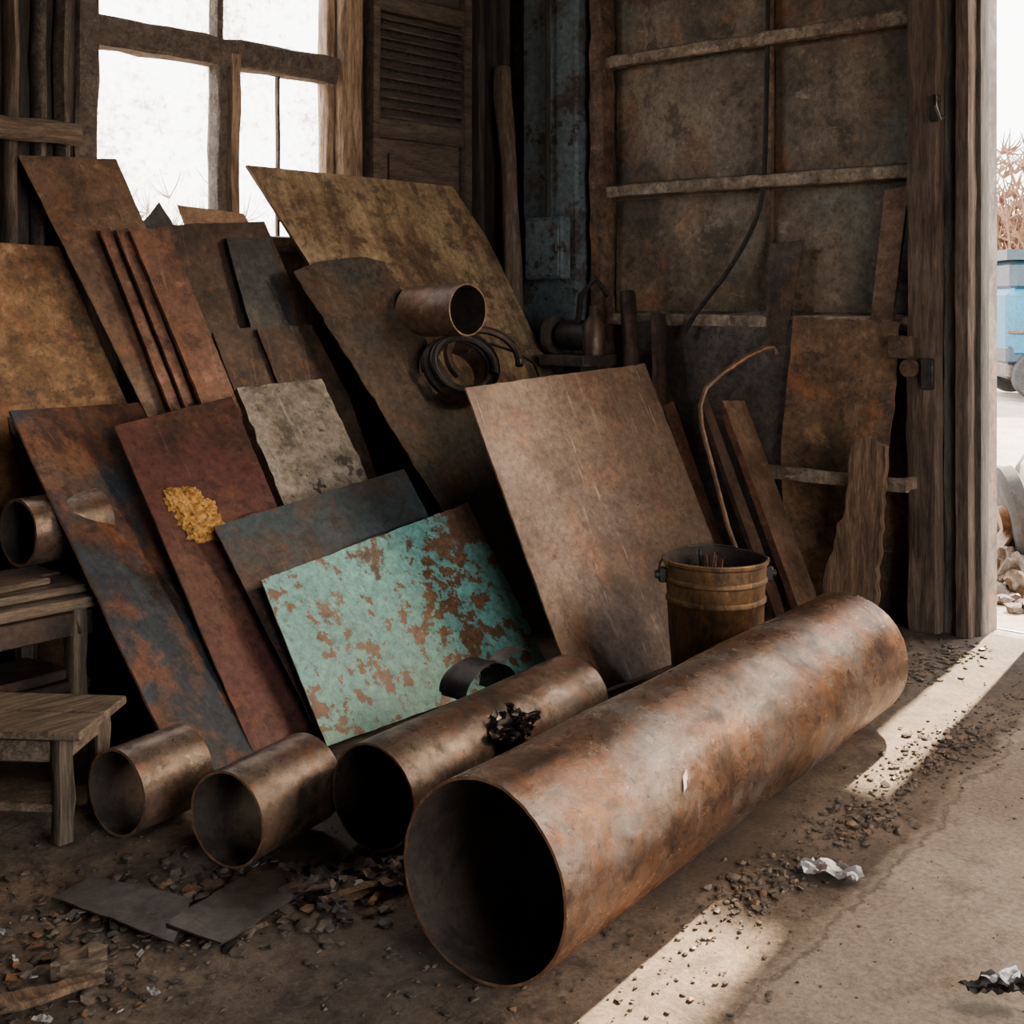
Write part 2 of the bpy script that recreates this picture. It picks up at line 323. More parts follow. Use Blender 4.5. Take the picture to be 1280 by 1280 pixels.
S('rusty_steel_sheet','H',(0,3.49,0,.4),[(2.95,1.17),(3.22,1.18),(3.32,.89),(3.42,.004),(3.15,.004)],edge='G')
S('steel_offcut','O',(0,3.72,0,.33),[(2.80,1.65),(3.11,1.63),(3.15,1.53),(3.44,.004),(3.12,.004)])
S('steel_offcut','I',(0,3.75,0,.33),[(2.64,1.57),(2.69,1.61),(2.74,1.66),(2.76,1.62),(2.78,1.59),(3.05,.004),(2.98,.004)])
S('rusty_steel_sheet','I',(0,3.46,0,.6),[(1.98,.91),(2.23,.97),(2.26,.79),(2.34,.004),(2.0,.004)])
S('dark_wall_sheet','T',(4.69,0,-90,.07),[(-3.57,1.17),(-3.07,1.21),(-2.69,1.24),(-2.69,.004),(-3.41,.004)])
S('orange_steel_plate','R',(4.63,0,-90,.1),[(-2.67,1.21),(-2.20,1.19),(-2.21,.83),(-2.24,.57),(-2.24,.004),(-2.64,.004),(-2.70,.66)],edge='rim',jag=.003)
S('rotten_board','rot',(4.50,0,-90,.05),[(-2.30,.71),(-2.24,.76),(-2.16,.72),(-2.17,.47),(-2.19,.004),(-2.29,.004),(-2.41,.004),(-2.40,.21),(-2.32,.46)],th=.035,jag=.006)
S('steel_offcut','H',(4.73,0,-90,.03),[(-2.80,1.52),(-2.64,1.53),(-2.71,1.13),(-2.72,.004),(-2.84,.004)])
S('leaning_plank','F',(4.735,0,-90,.015),[(-2.27,1.72),(-2.17,1.73),(-2.23,1.22),(-2.36,.004),(-2.45,.004)],th=.02)
S('steel_channel_board','F',(0,2.40,0,.45),[(4.39,.87),(4.55,.86),(4.54,.12),(4.52,.004),(4.38,.004)],th=.03,edge='G')
S('rusty_flat_bar','H',(0,2.46,0,.45),[(4.32,.88),(4.38,.89),(4.37,.14),(4.35,.004),(4.29,.004)],th=.02)
S('rusty_flat_bar','G',(0,2.70,0,.5),[(4.45,.83),(4.52,.84),(4.47,.32),(4.44,.004),(4.37,.004)],th=.012)
# ---------------------------------------------------------------- pipes
def pipe(name,p0,p1,r,t,mat,dent=.004,extra=None):
    p0,p1=V(p0),V(p1); d=p1-p0; L=d.length; d.normalize()
    a=d.cross(V((0,0,1))).normalized(); b=a.cross(d)
    R=Matrix((a,b,d)).transposed(); 
    if R.determinant()<0: R=Matrix((-a,b,d)).transposed()
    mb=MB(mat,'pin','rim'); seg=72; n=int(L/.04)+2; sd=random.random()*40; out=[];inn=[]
    for i in range(n+1):
        z=L*i/n; ro=[];ri=[]
        for q in range(seg):
            th=q*2*math.pi/seg; k=dent*noise.noise(V((math.cos(th)*1.3+sd,math.sin(th)*1.3,z*2.2)))
            zz=z
            if i in(0,n): zz+=.002*noise.noise(V((q*.9,sd,i)))
            for rr,ls in((r+k,ro),(r-t+k,ri)): ls.append(mb.bm.verts.new((math.cos(th)*rr,math.sin(th)*rr,zz)))
        out.append(ro);inn.append(ri)
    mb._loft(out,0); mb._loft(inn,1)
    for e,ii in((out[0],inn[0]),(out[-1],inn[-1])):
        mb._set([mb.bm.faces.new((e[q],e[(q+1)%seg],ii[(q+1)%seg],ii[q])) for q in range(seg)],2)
    if extra: extra(mb,r)
    return mb.finish(name,world=Matrix.Translation(p0)@R.to_4x4())
def label(mb,r):
    mb.mats.append(M['paper']); g=[]
    for zi in range(4):
        row=[]
        for ti in range(4):
            th=math.radians(20+ti*2.6+zi*.9); z=.455+zi*.008+.005*ti
            row.append(mb.bm.verts.new((-math.cos(th)*(r+.005),math.sin(th)*(r+.005),z)))
        g.append(row)
    mb._set([mb.bm.faces.new((g[i][j],g[i+1][j],g[i+1][j+1],g[i][j+1])) for i in range(3) for j in range(3) if (i,j)!=(0,3) and (i,j)!=(2,0)],3)
pipe('large_rusty_pipe',(1.732,1.63,.198),(3.578,1.83,.198),.192,.006,'pipe',.006,label)
pipe('small_rusty_pipe',(1.977,2.212,.131),(2.85,2.323,.131),.125,.006,'pipe2',.003)
pipe('small_rusty_pipe',(1.699,2.392,.115),(1.98,2.455,.115),.109,.006,'pipe2',.002)
pipe('small_rusty_pipe',(1.62,2.725,.111),(1.83,2.755,.111),.104,.007,'pipe2',.002)
pipe('short_pipe_on_shelf',(1.79,3.55,.606),(2.05,3.57,.606),.1,.009,'pipe2',.002)
pipe('flanged_pipe_stub',(3.69,3.55,1.245),(3.70,3.875,1.235),.107,.007,'F',.002)
# ---------------------------------------------------------------- bucket
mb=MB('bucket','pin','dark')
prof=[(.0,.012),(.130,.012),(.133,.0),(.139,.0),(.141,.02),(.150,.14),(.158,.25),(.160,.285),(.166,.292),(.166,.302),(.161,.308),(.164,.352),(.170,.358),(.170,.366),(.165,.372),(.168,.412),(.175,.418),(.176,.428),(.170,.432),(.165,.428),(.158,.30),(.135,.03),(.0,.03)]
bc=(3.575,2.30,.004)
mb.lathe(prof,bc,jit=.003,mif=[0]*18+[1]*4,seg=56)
for sgn in(-1,1):
    ax=V((.70,-.71,0))*sgn
    p=V(bc)+ax*.176+V((0,0,.375)); mb.box(p,(.03,.03,.05),2,Matrix.Rotation(-.79,3,'Z'))
    mb.lathe([(.0,0),(.014,0),(.014,.014),(0,.014)],p+ax*.012,ax,2,12)
h=[]
for i in range(25):
    t=math.pi*i/24; ax=V((.70,-.71,0)); side=V((.71,.70,0))
    h.append(V(bc)+ax*math.cos(t)*.186+side*math.sin(t)*.165+V((0,0,.385+math.sin(t)*.055)))
mb.tube(h,.0035,2,6)
mb.finish('rusty_bucket',40,origin=bc)
mb=MB('dark','G')
for i in range(9):
    x,y=3.61+random.uniform(-.06,.07),2.34+random.uniform(-.06,.06)
    mb.tube([(x,y,.06),(x+random.uniform(-.03,.03),y+.02,.3),(x+random.uniform(-.04,.06),y+random.uniform(0,.06),random.uniform(.40,.45))],.006,i%2,5)
mb.finish('scrap_rods_in_bucket')
mb=MB('F'); mb.tube([(4.24,2.50,.01),(4.25,2.68,.4),(4.25,2.80,.78),(4.255,2.81,.86),(4.28,2.80,.93),(4.36,2.77,.99),(4.47,2.73,1.05),(4.56,2.70,1.085),(4.60,2.68,1.085),(4.61,2.67,1.06)],.011,0,8)
mb.finish('bent_rod')
mb=MB('dark','F','H')
C0=V((3.71,3.62,1.01)); ax=V((-.25,-.86,.45)).normalized(); u=ax.cross(V((0,0,1))).normalized(); w=u.cross(ax)
pts=[]
for i in range(120):
    t=i/120*2*math.pi*2.6; r=.135+.012*math.sin(t*.4); pts.append(C0+u*math.cos(t)*r*1.05+w*math.sin(t)*r*.9+ax*(-.03+.03*t/6.28))
mb.tube(pts,.017,0,10)
pts=[C0+u*math.cos(t)*.17+w*math.sin(t)*.13+ax*.03+V((.13,0,.02)) for t in [math.pi*(-.2+i/16*1.3) for i in range(17)]]
mb.tube(pts,.018,2,8)
pts=[C0+V((.05,0,.06)),C0+V((.18,0,.09)),C0+V((.32,-.03,.05)),C0+V((.42,-.04,.0)),C0+V((.50,.0,-.06))]
mb.tube(pts,.006,0,6)
for (r0,k0,k1,a0,a1,mi) in((.165,-.09,.05,.55,1.75,1),(.11,-.08,.02,.5,1.6,1)):
    g=[]
    for i in range(18):
        t=math.pi*(a0+i/17*(a1-a0)); g.append([mb.bm.verts.new(C0+u*math.cos(t)*r0+w*math.sin(t)*r0*.9+ax*k) for k in(k0,k1)])
    mb._loft(g,mi,False,False)
mb.finish('hose_coil')
mb=MB('foam'); rx=Matrix.Rotation(math.atan(1/.85),3,'X')
for (x,z,sx,sy) in((2.295,.61,.055,.065),(2.33,.575,.055,.05),(2.26,.655,.04,.045),(2.305,.66,.045,.035),(2.35,.62,.035,.035),(2.28,.56,.035,.035)):
    mb.blob((x,2.90+.85*z-.008,z),(sx,sy,.020),0,4,.45,4.5,rx)
mb.finish('ochre_foam_patch',70)
# ---------------------------------------------------------------- scrap between pipes
mb=MB('dark','T','pipe2')
mb.blob((2.385,2.15,.19),(.055,.03,.05),0,3,.6,3)
for i in range(24):
    rr=Matrix.Rotation(random.random()*6,3,'X')@Matrix.Rotation(random.random()*6,3,'Y')
    mb.crumple((2.385+random.uniform(-.055,.055),2.13+random.uniform(-.02,.03),.195+random.uniform(-.06,.055)),random.uniform(.02,.04),(0,1,2)[i%3],rr,7,.9,.45)
mb.finish('torn_scrap_tangle',20)
mb=MB('dark','T')
for k,(r,wd) in enumerate(((.105,.05),(.085,.05))):
    g=[]
    for i in range(22):
        t=math.pi*(-.05+i/21*1.02); c=V((2.70,2.55+k*.03,.135)); g.append([mb.bm.verts.new(c+V((math.cos(t)*r*(1+.1*math.sin(3*t)),j,math.sin(t)*r*.9))) for j in(-wd,wd)])
    mb._loft(g,k,False,False)
g=[]
for i in range(10):
    t=i/9; g.append([mb.bm.verts.new(V((2.72+.14*t,2.50+j,.235+.02*math.sin(t*3)))) for j in(-.03,.03)])
mb._loft(g,1,False,False)
mb.finish('bent_steel_strap')
# ---------------------------------------------------------------- stool & shelf
mb=MB('wood','woodv')
A=V((1.53,2.75,0)); e1=V((.8,.6,0)); e2=V((-.6,.8,0)); Rz=Matrix.Rotation(math.atan2(.6,.8),3,'Z')
for k in range(2):
    mb.box(A+e1*(.07+.142*k)+e2*.24+V((0,0,.262)),(.138,.50,.022),0,Rz,.004)
for a_,b_ in((.035,.05),(.245,.05),(.035,.44),(.245,.44)):
    p=A+e1*a_+e2*b_; mb.beam((p.x,p.y,.0),(p.x,p.y,.25),.042,.042,1,.003,5)
mb.box(A+e1*.14+e2*.05+V((0,0,.215)),(.20,.022,.05),0,Rz); mb.box(A+e1*.035+e2*.24+V((0,0,.215)),(.022,.37,.05),0,Rz); mb.box(A+e1*.245+e2*.24+V((0,0,.215)),(.022,.37,.05),0,Rz)
mb.box(A+e1*.035+e2*.24+V((0,0,.08)),(.02,.37,.02),0,Rz)
mb.finish('wooden_stool')
mb=MB('wood','woodv','H')
for i in range(3):
    mb.box((1.55+i*.01,3.36+.13*i,.43),(.74,.125,.032),0,Matrix.Rotation(.01*(i-1),3,'Z'))
mb.box((1.58,3.42,.463),(.66,.16,.022),0,Matrix.Rotation(-.03,3,'Z')); mb.box((1.60,3.58,.465),(.62,.14,.026),0,Matrix.Rotation(.04,3,'Z')); mb.box((1.55,3.47,.488),(.5,.2,.018),0,Matrix.Rotation(.06,3,'Z'))
for x in(1.24,1.86):
    for y in(3.34,3.64): mb.beam((x,y,0),(x,y,.415),.05,.05,1,.004,5)
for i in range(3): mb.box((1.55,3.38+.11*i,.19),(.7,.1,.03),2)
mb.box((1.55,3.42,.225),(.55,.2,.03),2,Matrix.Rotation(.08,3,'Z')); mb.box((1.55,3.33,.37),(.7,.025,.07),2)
mb.finish('wooden_shelf_rack')
# ---------------------------------------------------------------- floor pieces
def plate(name,mat,pts,z=.006,th=.004):
    mb=MB(mat); ring=[]
    for a,b in zip(pts,pts[1:]+pts[:1]):
        a,b=V((*a,0)),V((*b,0)); m=max(1,int((b-a).length/.03))
        for i in range(m): ring.append(a+(b-a)*i/m+V((random.uniform(-.003,.003),random.uniform(-.003,.003),0)))
    f=lambda p: z+.006*noise.noise(p*4)+.004
    t=[mb.bm.verts.new((p.x,p.y,f(p)+th)) for p in ring]; b=[mb.bm.verts.new((p.x,p.y,f(p))) for p in ring]
    mb.bm.faces.new(t); mb.bm.faces.new(b[::-1]); m=len(ring)
    for q in range(m): mb.bm.faces.new((b[q],b[(q+1)%m],t[(q+1)%m],t[q]))
    return mb.finish(name)
plate('flat_steel_scrap','T',[(1.36,2.54),(1.47,2.57),(1.55,2.31),(1.42,2.18)])
plate('flat_steel_scrap','T',[(1.45,2.25),(1.67,2.31),(1.75,2.28),(1.78,2.16),(1.48,2.10)],z=.012)
mb=MB('rot','wood')
mb.beam((1.72,2.08,.018),(1.88,2.05,.02),.028,.014,0,.005,6); mb.finish('wood_splinter')
mb=MB('rot','wood')
mb.beam((1.02,2.22,.02),(1.26,2.17,.016),.05,.022,0,.008,8,taper=.5); mb.beam((1.21,2.27,.02),(1.30,2.22,.02),.06,.03,1,.01,6); mb.finish('wood_splinter')
mb=MB('foil'); mb.crumple((2.585,1.36,.018),.075,0,Matrix.Rotation(-1.25,3,'Z'),16,.34,.5); mb.finish('foil_litter',25)
mb=MB('dark','foil'); mb.crumple((2.33,.89,.03),.06,0,Matrix.Rotation(-.9,3,'Z'),12,.5,.45); mb.crumple((2.345,.885,.045),.04,1,Matrix.Rotation(-.6,3,'Z'),10,.4,.4); mb.finish('crumpled_wrapper',25)
mb=MB('foil'); 
for x,y in((1.12,2.13),(1.08,2.36),(1.30,2.06),(1.22,2.48)): mb.crumple((x,y,.012),.018,0,Matrix.Rotation(random.random()*6,3,'Z'),7,.4,.5)
mb.finish('paper_litter',25)
def fh(x,y): return .007*noise.noise(V((x*1.3,y*1.3,0)))+.004*noise.noise(V((x*6,y*6,3)))
mb=MB('clod','T','R','rock','foil')
def scat(n,fx,smin,smax,w,ch=.5):
    for i in range(n):
        x,y=fx(); s_=random.uniform(smin,smax)*random.uniform(.5,1)**1.5; mi=random.choices(range(5),w)[0]
        if random.random()<ch and mi!=4: mb.blob((x,y,fh(x,y)+s_*.1),(s_,s_*random.uniform(.5,1),s_*.42),mi,1,.6,2)
        else: mb.flake((x,y,fh(x,y)+s_*.1+.001),s_,mi,.3,.002)
def band():
    t=random.random(); x=2.0+2.7*t; return x,1.38+.03*x+random.gauss(0,.06)
scat(900,band,.002,.010,(8,1,1,2,0),.85)
def clump(cx,cy,r):
    def f(): return cx+random.gauss(0,r),cy+random.gauss(0,r*.6)
    return f
for cx,cy,r,nn in((4.15,1.92,.13,320),(4.5,1.88,.10,160),(3.6,1.50,.10,140),(2.9,1.45,.08,180),(2.45,1.45,.08,180),(3.3,1.50,.1,100)): scat(nn,clump(cx,cy,r),.003,.020,(8,1,1,1,0),.75)
scat(220,clump(1.80,2.12,.13),.008,.032,(5,4,2,2,.3),.4)
scat(120,clump(1.65,2.30,.13),.008,.03,(5,4,2,2,.2),.4)
scat(180,clump(1.35,2.45,.2),.006,.026,(5,3,2,2,.6),.4)
scat(180,clump(1.25,2.25,.15),.006,.022,(5,3,2,2,.8),.5)
scat(900,lambda:(random.uniform(1.,2.1),random.uniform(1.2,2.9)),.002,.012,(5,2,2,5,.3),.7)
scat(260,lambda:(random.uniform(1.6,4.6),random.uniform(.7,1.4)),.0015,.006,(5,1,1,5,.1),.8)
scat(120,lambda:(random.uniform(2.9,4.5),random.uniform(2.0,2.5)),.008,.03,(5,3,2,2,0),.5)
mb.finish('loose_scrap_debris',30)
mb=MB('T','dark','H')
for i in range(11): 
    x,y=random.gauss(1.82,.08),random.gauss(2.12,.07); mb.crumple((x,y,.022),random.uniform(.03,.065),i%3,Matrix.Rotation(random.random()*6,3,'Z'),8,.35)
mb.finish('crumpled_steel_scraps',20)
mb=MB('dark','F','rot','T')
for i in range(14):
    x,y=4.02+random.uniform(-.15,.2),2.15+random.uniform(-.12,.10); a=random.random()*3.14; L=random.uniform(.08,.18)
    mb.beam((x-math.cos(a)*L,y-math.sin(a)*L*.5,.02+random.random()*.08),(x+math.cos(a)*L,y+math.sin(a)*L*.5,.05+random.random()*.16),.03,.015,i%4,.006,5)
for i in range(10): mb.blob((4.02+random.uniform(-.2,.22),2.13+random.uniform(-.1,.12),.04),(.06,.05,.05),(0,3)[i%2],2,.5,2)
mb.finish('scrap_heap')
# ---------------------------------------------------------------- room shell
mb=MB('floor'); g={}
NX,NY=130,130
for i in range(NX+1):
    for j in range(NY+1):
        x=-1.5+6.37*i/NX; y=-2+6.35*j/NY; g[i,j]=mb.bm.verts.new((x,y,fh(x,y)-.002))
for i in range(NX):
    for j in range(NY): mb.bm.faces.new((g[i,j],g[i+1,j],g[i+1,j+1],g[i,j+1]))
mb.finish('floor',60,world=Matrix.Identity(4))
def wall(name,boxes,mat):
    mb=MB(mat)
    for a,b in boxes: 
        c=[(p+q)/2 for p,q in zip(a,b)]; s_=[abs(q-p) for p,q in zip(a,b)]; mb.box(c,s_,0,None,0)
    return mb.finish(name)
wall('wall_back',[((-1.5,4.35,-.1),(2.5,4.47,3.4)),((3.75,4.35,-.1),(4.97,4.47,3.4)),((2.5,4.35,-.1),(3.75,4.47,1.5)),((2.5,4.35,2.95),(3.75,4.47,3.4))],'wallb')
wall('wall_right',[((4.85,1.90,-.1),(4.97,4.35,3.4)),((4.85,-2,-.1),(4.97,.4,1.5)),((4.85,-2,3.05),(4.97,1.90,3.4)),((4.85,-2,1.5),(4.97,-1.85,3.05)),((4.85,.3,1.5),(4.97,.4,3.05))],'wallp')
wall('added_daylight_panel',[((4.90,-1.85,1.5),(4.905,.3,3.05))],'fibre')  # unseen translucent strip, added to throw soft side light into the room
wall('wall_left',[((-1.62,-2,-.1),(-1.5,4.47,3.4))],'plaster')
wall('wall_front',[((-1.5,-2.12,-.1),(.2,-2,3.4)),((2.7,-2.12,-.1),(4.97,-2,3.4)),((.2,-2.12,2.5),(2.7,-2,3.4))],'plaster')
wall('ceiling',[((-1.62,-2.12,3.4),(4.97,4.47,3.5))],'wallb')
mb=MB('frame','jamb','glass'); y=4.385
mb.beam((2.46,y,1.45),(2.46,y,3.0),.09,.11,0,.006,14); mb.beam((3.74,y-.01,1.45),(3.74,y-.01,3.0),.13,.12,1,.005,14)
mb.beam((3.655,y+.01,1.5),(3.655,y+.01,2.95),.045,.07,1,.004,14)
mb.beam((2.46,y,2.305),(3.69,y,2.305),.10,.115,0,.006,14); mb.beam((2.46,y,1.52),(3.69,y,1.52),.12,.07,0,.006,14); mb.beam((2.46,y,2.93),(3.69,y,2.93),.1,.08,0,.006,10)
mb.beam((3.07,y,1.5),(3.07,y,2.3),.045,.08,0,.004,10); mb.beam((3.13,y,1.5),(3.13,y,2.3),.05,.09,1,.004,10)
mb.beam((3.06,y,2.3),(3.06,y,2.95),.035,.06,0,.003,8)
mb.beam((3.385,y+.01,1.5),(3.385,y+.01,2.28),.014,.02,0,.001,8)
mb.box((3.1,4.41,2.2),(1.28,.004,1.5),2,None,0)
mb.finish('window_1',40)
mb=MB('woodv','frame')
x=1.1
while x<2.32:
    w_=random.uniform(.07,.13); mb.beam((x+w_/2,4.325,1.2),(x+w_/2+random.uniform(-.02,.02),4.325,3.4),.045,w_*.95,random.choice((0,0,1)),.006,16,round_=random.random()<.6); x+=w_
mb.finish('timber_cladding',40)
mb=MB('wood'); mb.beam((1.2,4.235,1.875),(2.36,4.245,1.885),.085,.085,0,.008,14,round_=True); mb.finish('horizontal_log')
mb=MB('shut')
x0,x1=3.86,4.46; y=4.32
for xx in(x0,x1): mb.beam((xx,y,1.0),(xx,y,2.95),.05,.07,0,.003,12)
for zz,hh in((2.65,.08),(2.07,.09),(1.5,.08),(2.92,.07)): mb.beam((x0,y,zz),(x1,y,zz),.05,hh,0,.003,6)
for i in range(11):
    mb.box(((x0+x1)/2,y-.005,2.135+i*.045),(x1-x0-.05,.045,.008),0,Matrix.Rotation(.7,3,'X'),.002)
mb.box(((x0+x1)/2,y+.012,1.78),(x1-x0-.05,.012,.5),0,None,.003); mb.box(((x0+x1)/2,y,1.78),(x1-x0-.2,.02,.36),0,None,.008)
mb.box(((x0+x1)/2,y+.012,2.8),(x1-x0-.05,.012,.2),0,None,.003); mb.box(((x0+x1)/2,y+.012,1.24),(x1-x0-.05,.012,.45),0,None,.003)
mb.finish('louvered_shutter',30)
mb=MB('woodv'); mb.beam((4.63,4.22,2.43),(4.50,3.93,.0),.085,.085,0,.006,16,round_=True); mb.finish('leaning_pole',50)
mb=MB('wallb')
for i in range(3): mb.beam((4.55+.09*i,4.32,0),(4.55+.09*i,4.32,3.38),.04,.085,0,.005,14)
mb.finish('corner_boards',40)
mb=MB('pillar'); mb.box((4.775,3.975,1.7),(.15,.35,3.38),0,None,.012); mb.box((4.755,3.975,3.1),(.19,.38,.2),0,None,.01); mb.finish('blue_pillar')
mb=MB('pillar','dark'); mb.box((4.66,3.95,1.53),(.07,.24,.30),0,None,.01); mb.box((4.62,3.95,1.53),(.012,.21,.27),0,None,.004); mb.box((4.61,3.86,1.53),(.012,.02,.04),1); mb.tube([(4.66,3.95,1.68),(4.66,3.95,2.5),(4.66,3.96,3.38)],.012,1,8); mb.finish('electrical_box')
mb=MB('rib','ribd')
for z in(1.19,1.795,2.41,3.0): 
    mb.beam((4.80,3.74,z),(4.80,2.03,z),.06,.055,0,.005,26)
mb.beam((4.79,3.72,0),(4.79,3.72,3.4),.10,.075,1,.010,40)
mb.beam((4.83,2.83,0),(4.83,2.83,3.4),.02,.035,1,.003,24)
mb.finish('wall_framework',40)
mb=MB('rib'); mb.beam((4.60,2.72,.575),(4.60,2.10,.575),.035,.05,0,.004,12); mb.box((4.68,2.12,.575),(.16,.02,.05),0); mb.finish('low_rail')
mb=MB('wallp')
for (ya,yb) in((2.06,2.81),(2.85,3.67)):
    for za,zb in((.02,.55),(.62,1.15),(1.23,1.755),(1.835,2.37),(2.45,2.96)):
        n_=8; gg={}
        for i in range(n_+1):
            for j in range(n_+1):
                yy=ya+(yb-ya)*i/n_; zz=za+(zb-za)*j/n_; bulge=.016*math.sin(math.pi*i/n_)*math.sin(math.pi*j/n_)+.006*noise.noise(V((yy*4,zz*4,7)))
                gg[i,j]=mb.bm.verts.new((4.846-bulge-.004,yy,zz))
        for i in range(n_):
            for j in range(n_): mb.bm.faces.new((gg[i,j],gg[i+1,j],gg[i+1,j+1],gg[i,j+1]))
mb.finish('wall_panels',60)
mb=MB('dark')
c=[(4.80,2.82,2.7),(4.79,2.83,1.80),(4.77,2.85,1.65),(4.76,2.93,1.5),(4.75,3.03,1.36),(4.74,3.16,1.22),(4.72,3.22,1.10)]
P=[]
for i in range(len(c)-1):
    for t in range(4): P.append(V(c[i]).lerp(V(c[i+1]),t/4))
for _ in range(3): P=[P[0]]+[(P[i-1]+P[i]*2+P[i+1])/4 for i in range(1,len(P)-1)]+[P[-1]]
mb.tube(P,.011,0,8); mb.finish('hanging_cable')
mb=MB('post','postg','dark','ribd')
mb.beam((4.77,2.09,0),(4.77,2.09,3.4),.13,.13,0,.004,40); mb.beam((4.80,2.00,0),(4.80,2.00,3.4),.09,.05,1,.003,40)
mb.beam((4.79,1.94,0),(4.79,1.94,3.4),.13,.06,0,.003,40); mb.beam((4.83,1.905,0),(4.83,1.905,3.4),.08,.03,1,.002,40)
mb.lathe([(0,0),(.035,0),(.035,.03),(.0,.03)],(4.70,2.13,1.02),(-1,0,0),3,18); mb.box((4.69,2.17,1.10),(.02,.10,.09),3); mb.box((4.69,2.06,1.0),(.02,.05,.12),2)
mb.tube([(4.70,2.02,2.05),(4.66,2.02,2.06),(4.64,2.01,2.02),(4.66,2.0,1.97),(4.69,2.0,1.98)],.010,2,8); mb.box((4.70,2.03,2.02),(.012,.05,.10),2)
mb.finish('door_1_posts',40)
mb=MB('wallp','ribd','fibre')  # unseen leaf, added to narrow the sunlight to a streak
mb.box((4.9,1.065,.70),(.03,1.28,1.36),0); mb.box((4.905,1.055,2.19),(.005,1.24,1.6),2,None,0)  # translucent upper half added for the sheen on the large pipe
for z in(.06,.7,1.4,3.0): mb.box((4.87,1.055,z),(.04,1.26,.06),1)
mb.box((4.87,.45,1.5),(.05,.04,2.96),1); mb.box((4.87,1.70,.72),(.05,.04,1.4),1); mb.box((4.87,1.665,2.2),(.05,.03,1.6),1)
mb.finish('added_sun_mask_leaf')
mb=MB('dark','T','H')
mb.beam((4.5,3.62,0),(4.5,3.62,1.0),.12,.12,0,.006,8); mb.box((4.5,3.62,1.01),(.28,.26,.05),1); mb.lathe([(0,-.10),(.06,-.10),(.07,-.07),(.07,.07),(.06,.10),(.02,.1),(.02,.14),(0,.14)],(4.5,3.62,1.12),(0,1,0),0,24)
mb.lathe([(0,0),(.05,0),(.05,.14),(.02,.18),(.02,.22),(0,.22)],(4.47,3.52,1.035),(0,0,1),2,20); mb.lathe([(0,0),(.09,0),(.09,.025),(0,.025)],(4.5,3.76,1.12),(0,1,0),1,24)
mb.tube([(4.46,3.6,1.18),(4.44,3.57,1.3),(4.46,3.5,1.38),(4.5,3.46,1.30)],.014,0,8)
mb.finish('old_bench_grinder',40)
mb=MB('H','woodv')
mb.beam((4.42,3.15,0),(4.64,3.46,1.32),.06,.05,0,.006,10); mb.beam((4.50,3.15,0),(4.70,3.33,1.22),.07,.04,0,.006,10)
mb.finish('leaning_timber_offcuts',40)
# ---------------------------------------------------------------- outside
mb=MB('gout'); gg={}
for i in range(61):
    for j in range(61):
        x=4.97+60*i/60; y_=-25+70*j/60; gg[i,j]=mb.bm.verts.new((x,y_,-.02+.05*noise.noise(V((x*.5,y_*.5,0)))))
for i in range(60):
    for j in range(60): mb.bm.faces.new((gg[i,j],gg[i+1,j],gg[i+1,j+1],gg[i,j+1]))
mb.finish('ground_outside',60,world=Matrix.Identity(4))
wall('ground_yard',[((-12,4.47,-.1),(4.97,30,-.01))],'gout'); wall('ground_forecourt',[((-12,-14,-.1),(4.97,-2.12,-.01))],'gout')
wall('door_sill',[((4.86,-1.9,-.1),(4.98,1.9,-.008))],'gout')
mb=MB('hill'); n_=60; gg={}
for i in range(n_+1):
    for j in range(9):
        a=i/n_; x=24+j*1.6; y_=-8+36*a; z=-.1+3.3*math.sin(min(1,j/5)*math.pi/2)*(1+.25*noise.noise(V((a*8,j*.5,0))))+.3*noise.noise(V((a*40,j,0)))
        gg[i,j]=mb.bm.verts.new((x+noise.noise(V((a*20,j,5))),y_,z))
for i in range(n_):
    for j in range(8): mb.bm.faces.new((gg[i,j],gg[i+1,j],gg[i+1,j+1],gg[i,j+1]))
mb.finish('earth_bank',60)
def bush(name,cx,cy,cz,n,spread,h,r):
    mb=MB('bush')
    for i in range(n):
        x,y_=cx+random.uniform(-1,1)*spread[0],cy+random.uniform(-1,1)*spread[1]; p=V((x,y_,cz)); d=V((random.gauss(0,.2),random.gauss(0,.2),1)).normalized(); pts=[p]; hh=h*random.uniform(.6,1)
        for k in range(5):
            d=(d+V((random.gauss(0,.2),random.gauss(0,.2),.1))).normalized(); pts.append(pts[-1]+d*hh/5)
            for q in range(6 if k>1 else 1):
                e=(d+V((random.gauss(0,.8),random.gauss(0,.8),random.gauss(0,.4)))).normalized(); l=hh*.055
                mb.tube([pts[-1],pts[-1]+e*l,pts[-1]+e*l*1.8+V((0,0,l*.3))],lambda t:r*.6*(1.1-t)+.0008,0,3,False)
        mb.tube(pts,lambda t:r*(1.15-t)+.001,0,3,False)
    return mb.finish(name,60)
bush('dry_bush',3.4,8.2,-.01,420,(2.4,.7),2.1,.008)
bush('dry_bush',22.4,8.4,-.05,260,(.6,2.5),4.2,.04)
mb=MB('vblue','vdark','glassd','tyre','T')
o=V((15.9,5.95,0)); ax=V((.55,-.835,0)).normalized(); sd=V((.835,.55,0)).normalized(); Rz=Matrix((ax,sd,V((0,0,1)))).transposed()
def vb(x,y_,z,sx,sy,sz,mi,bev=.05): mb.box(o+ax*x+sd*y_+V((0,0,z)),(sx,sy,sz),mi,Rz,bev)
vb(1.85,.75,.95,3.7,1.5,.92,0,.10); vb(1.85,.75,.56,3.72,1.46,.22,1,.03); vb(1.75,.75,.36,3.5,1.4,.2,4,.03); vb(1.60,.75,1.56,3.1,1.42,.42,1,.08); vb(1.55,.75,1.82,3.1,1.48,.13,1,.06)
vb(1.85,-.01,.85,3.7,.03,.05,4,.01); vb(.06,.75,.55,.14,1.45,.12,4,.03)
for x in(1.1,2.0,2.8): vb(x,.04,1.56,.7,.03,.30,2,.01)
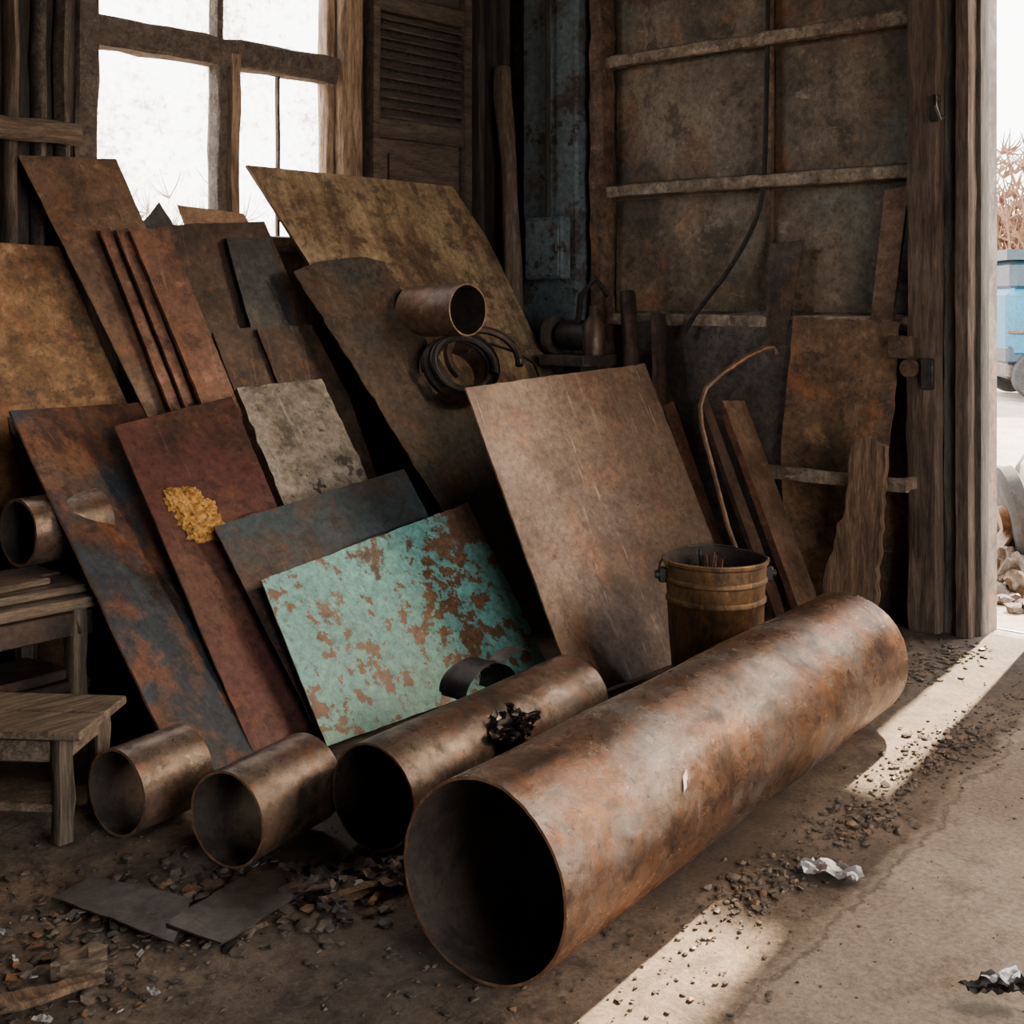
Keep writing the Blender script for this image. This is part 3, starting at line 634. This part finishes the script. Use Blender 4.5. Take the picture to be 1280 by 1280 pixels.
for x in(.36,3.05):
    for yy in(-.06,1.34):
        c=o+ax*x+sd*yy+V((0,0,.30)); mb.lathe([(0,.0),(.15,.0),(.17,.02),(.28,.0),(.30,.04),(.30,.16),(.26,.18),(0,.18)],c,sd,3,28); mb.lathe([(0,-.01),(.14,-.01),(.15,.01)],c,sd,4,20)
mb.finish('blue_van',35)
mb=MB('rock','H','clod')
for i in range(80):
    x=random.uniform(5.2,7.4); y_=.36*x+random.uniform(-.15,.35); s_=random.uniform(.02,.09); mb.blob((x,y_,s_*.2),(s_,s_*.8,s_*.5),random.choice((0,0,2,1)),2,.6,1.8)
for c_,s_ in(((5.9,2.20,.05),.08),((6.4,2.45,.08),.11),((5.6,2.05,.04),.06),((7.4,2.9,.12),.18)): mb.blob(c_,(s_,s_*.8,s_),0,3,.6,1.6)
mb.finish('rubble_pile',40)
mb=MB('dark','tyre','F')
c_=V((6.1,2.24,.25)); mb.lathe([(.06,-.04),(.2,-.05),(.24,-.03),(.24,.03),(.2,.05),(.06,.04)],c_,(.5,-.8,.2),1,28); mb.lathe([(0,-.08),(.06,-.08),(.06,.08),(0,.08)],c_,(.5,-.8,.2),2,16)
mb.tube([c_,c_+V((.2,.05,.2)),c_+V((.5,.1,.25)),c_+V((.7,.2,.1))],.03,0,8); mb.beam((5.9,2.3,.05),(6.6,2.2,.4),.08,.06,2,.01,6)
mb.finish('scrap_axle',40)
mb=MB('wood','post'); mb.box((6.87,1.9,3.26),(.04,2.6,.66),0,None,.01)  # unseen board on posts, added to block sun and break the floor streak
for y_ in(.7,3.2): mb.beam((6.93,y_,-.02),(6.93,y_,3.6),.09,.09,1,.006,10)
mb.finish('unseen_sun_blocker')
# ---------------------------------------------------------------- light
w=bpy.data.worlds.new('sky'); bpy.context.scene.world=w; w.use_nodes=True
bg=w.node_tree.nodes['Background']; bg.inputs[0].default_value=(1,.975,.935,1); bg.inputs[1].default_value=11
sl=bpy.data.lights.new('sun','SUN'); sl.energy=46; sl.angle=.02; sl.color=(1,.78,.52)
so=bpy.data.objects.new('sun',sl); so.rotation_euler=V((-1,-.14,-.78)).to_track_quat('-Z','Y').to_euler(); so.location=(12,3,9); COL.objects.link(so)
def portal(loc,dirv,sx,sy):
    l=bpy.data.lights.new('portal','AREA'); l.shape='RECTANGLE'; l.size=sx; l.size_y=sy; l.cycles.is_portal=True
    ob=bpy.data.objects.new('sky_portal',l); ob.location=loc; ob.rotation_euler=V(dirv).to_track_quat('-Z','Y').to_euler(); COL.objects.link(ob)
portal((1.45,-2.06,1.25),(0,1,0),2.5,2.5)
portal((3.1,4.44,2.2),(0,-1,0),1.25,1.5)
portal((4.98,0,1.5),(-1,0,0),3.8,3.1)
# ---------------------------------------------------------------- camera
cd=bpy.data.cameras.new('camera'); cd.sensor_width=36; cd.lens=36*1581/1280; cd.shift_y=-270/1280; cd.clip_start=.05; cd.clip_end=300
co=bpy.data.objects.new('camera',cd); co.location=(0,0,1.3); co.rotation_euler=(math.pi/2,0,-math.atan2(.7443,.6678)); COL.objects.link(co)
bpy.context.scene.camera=co
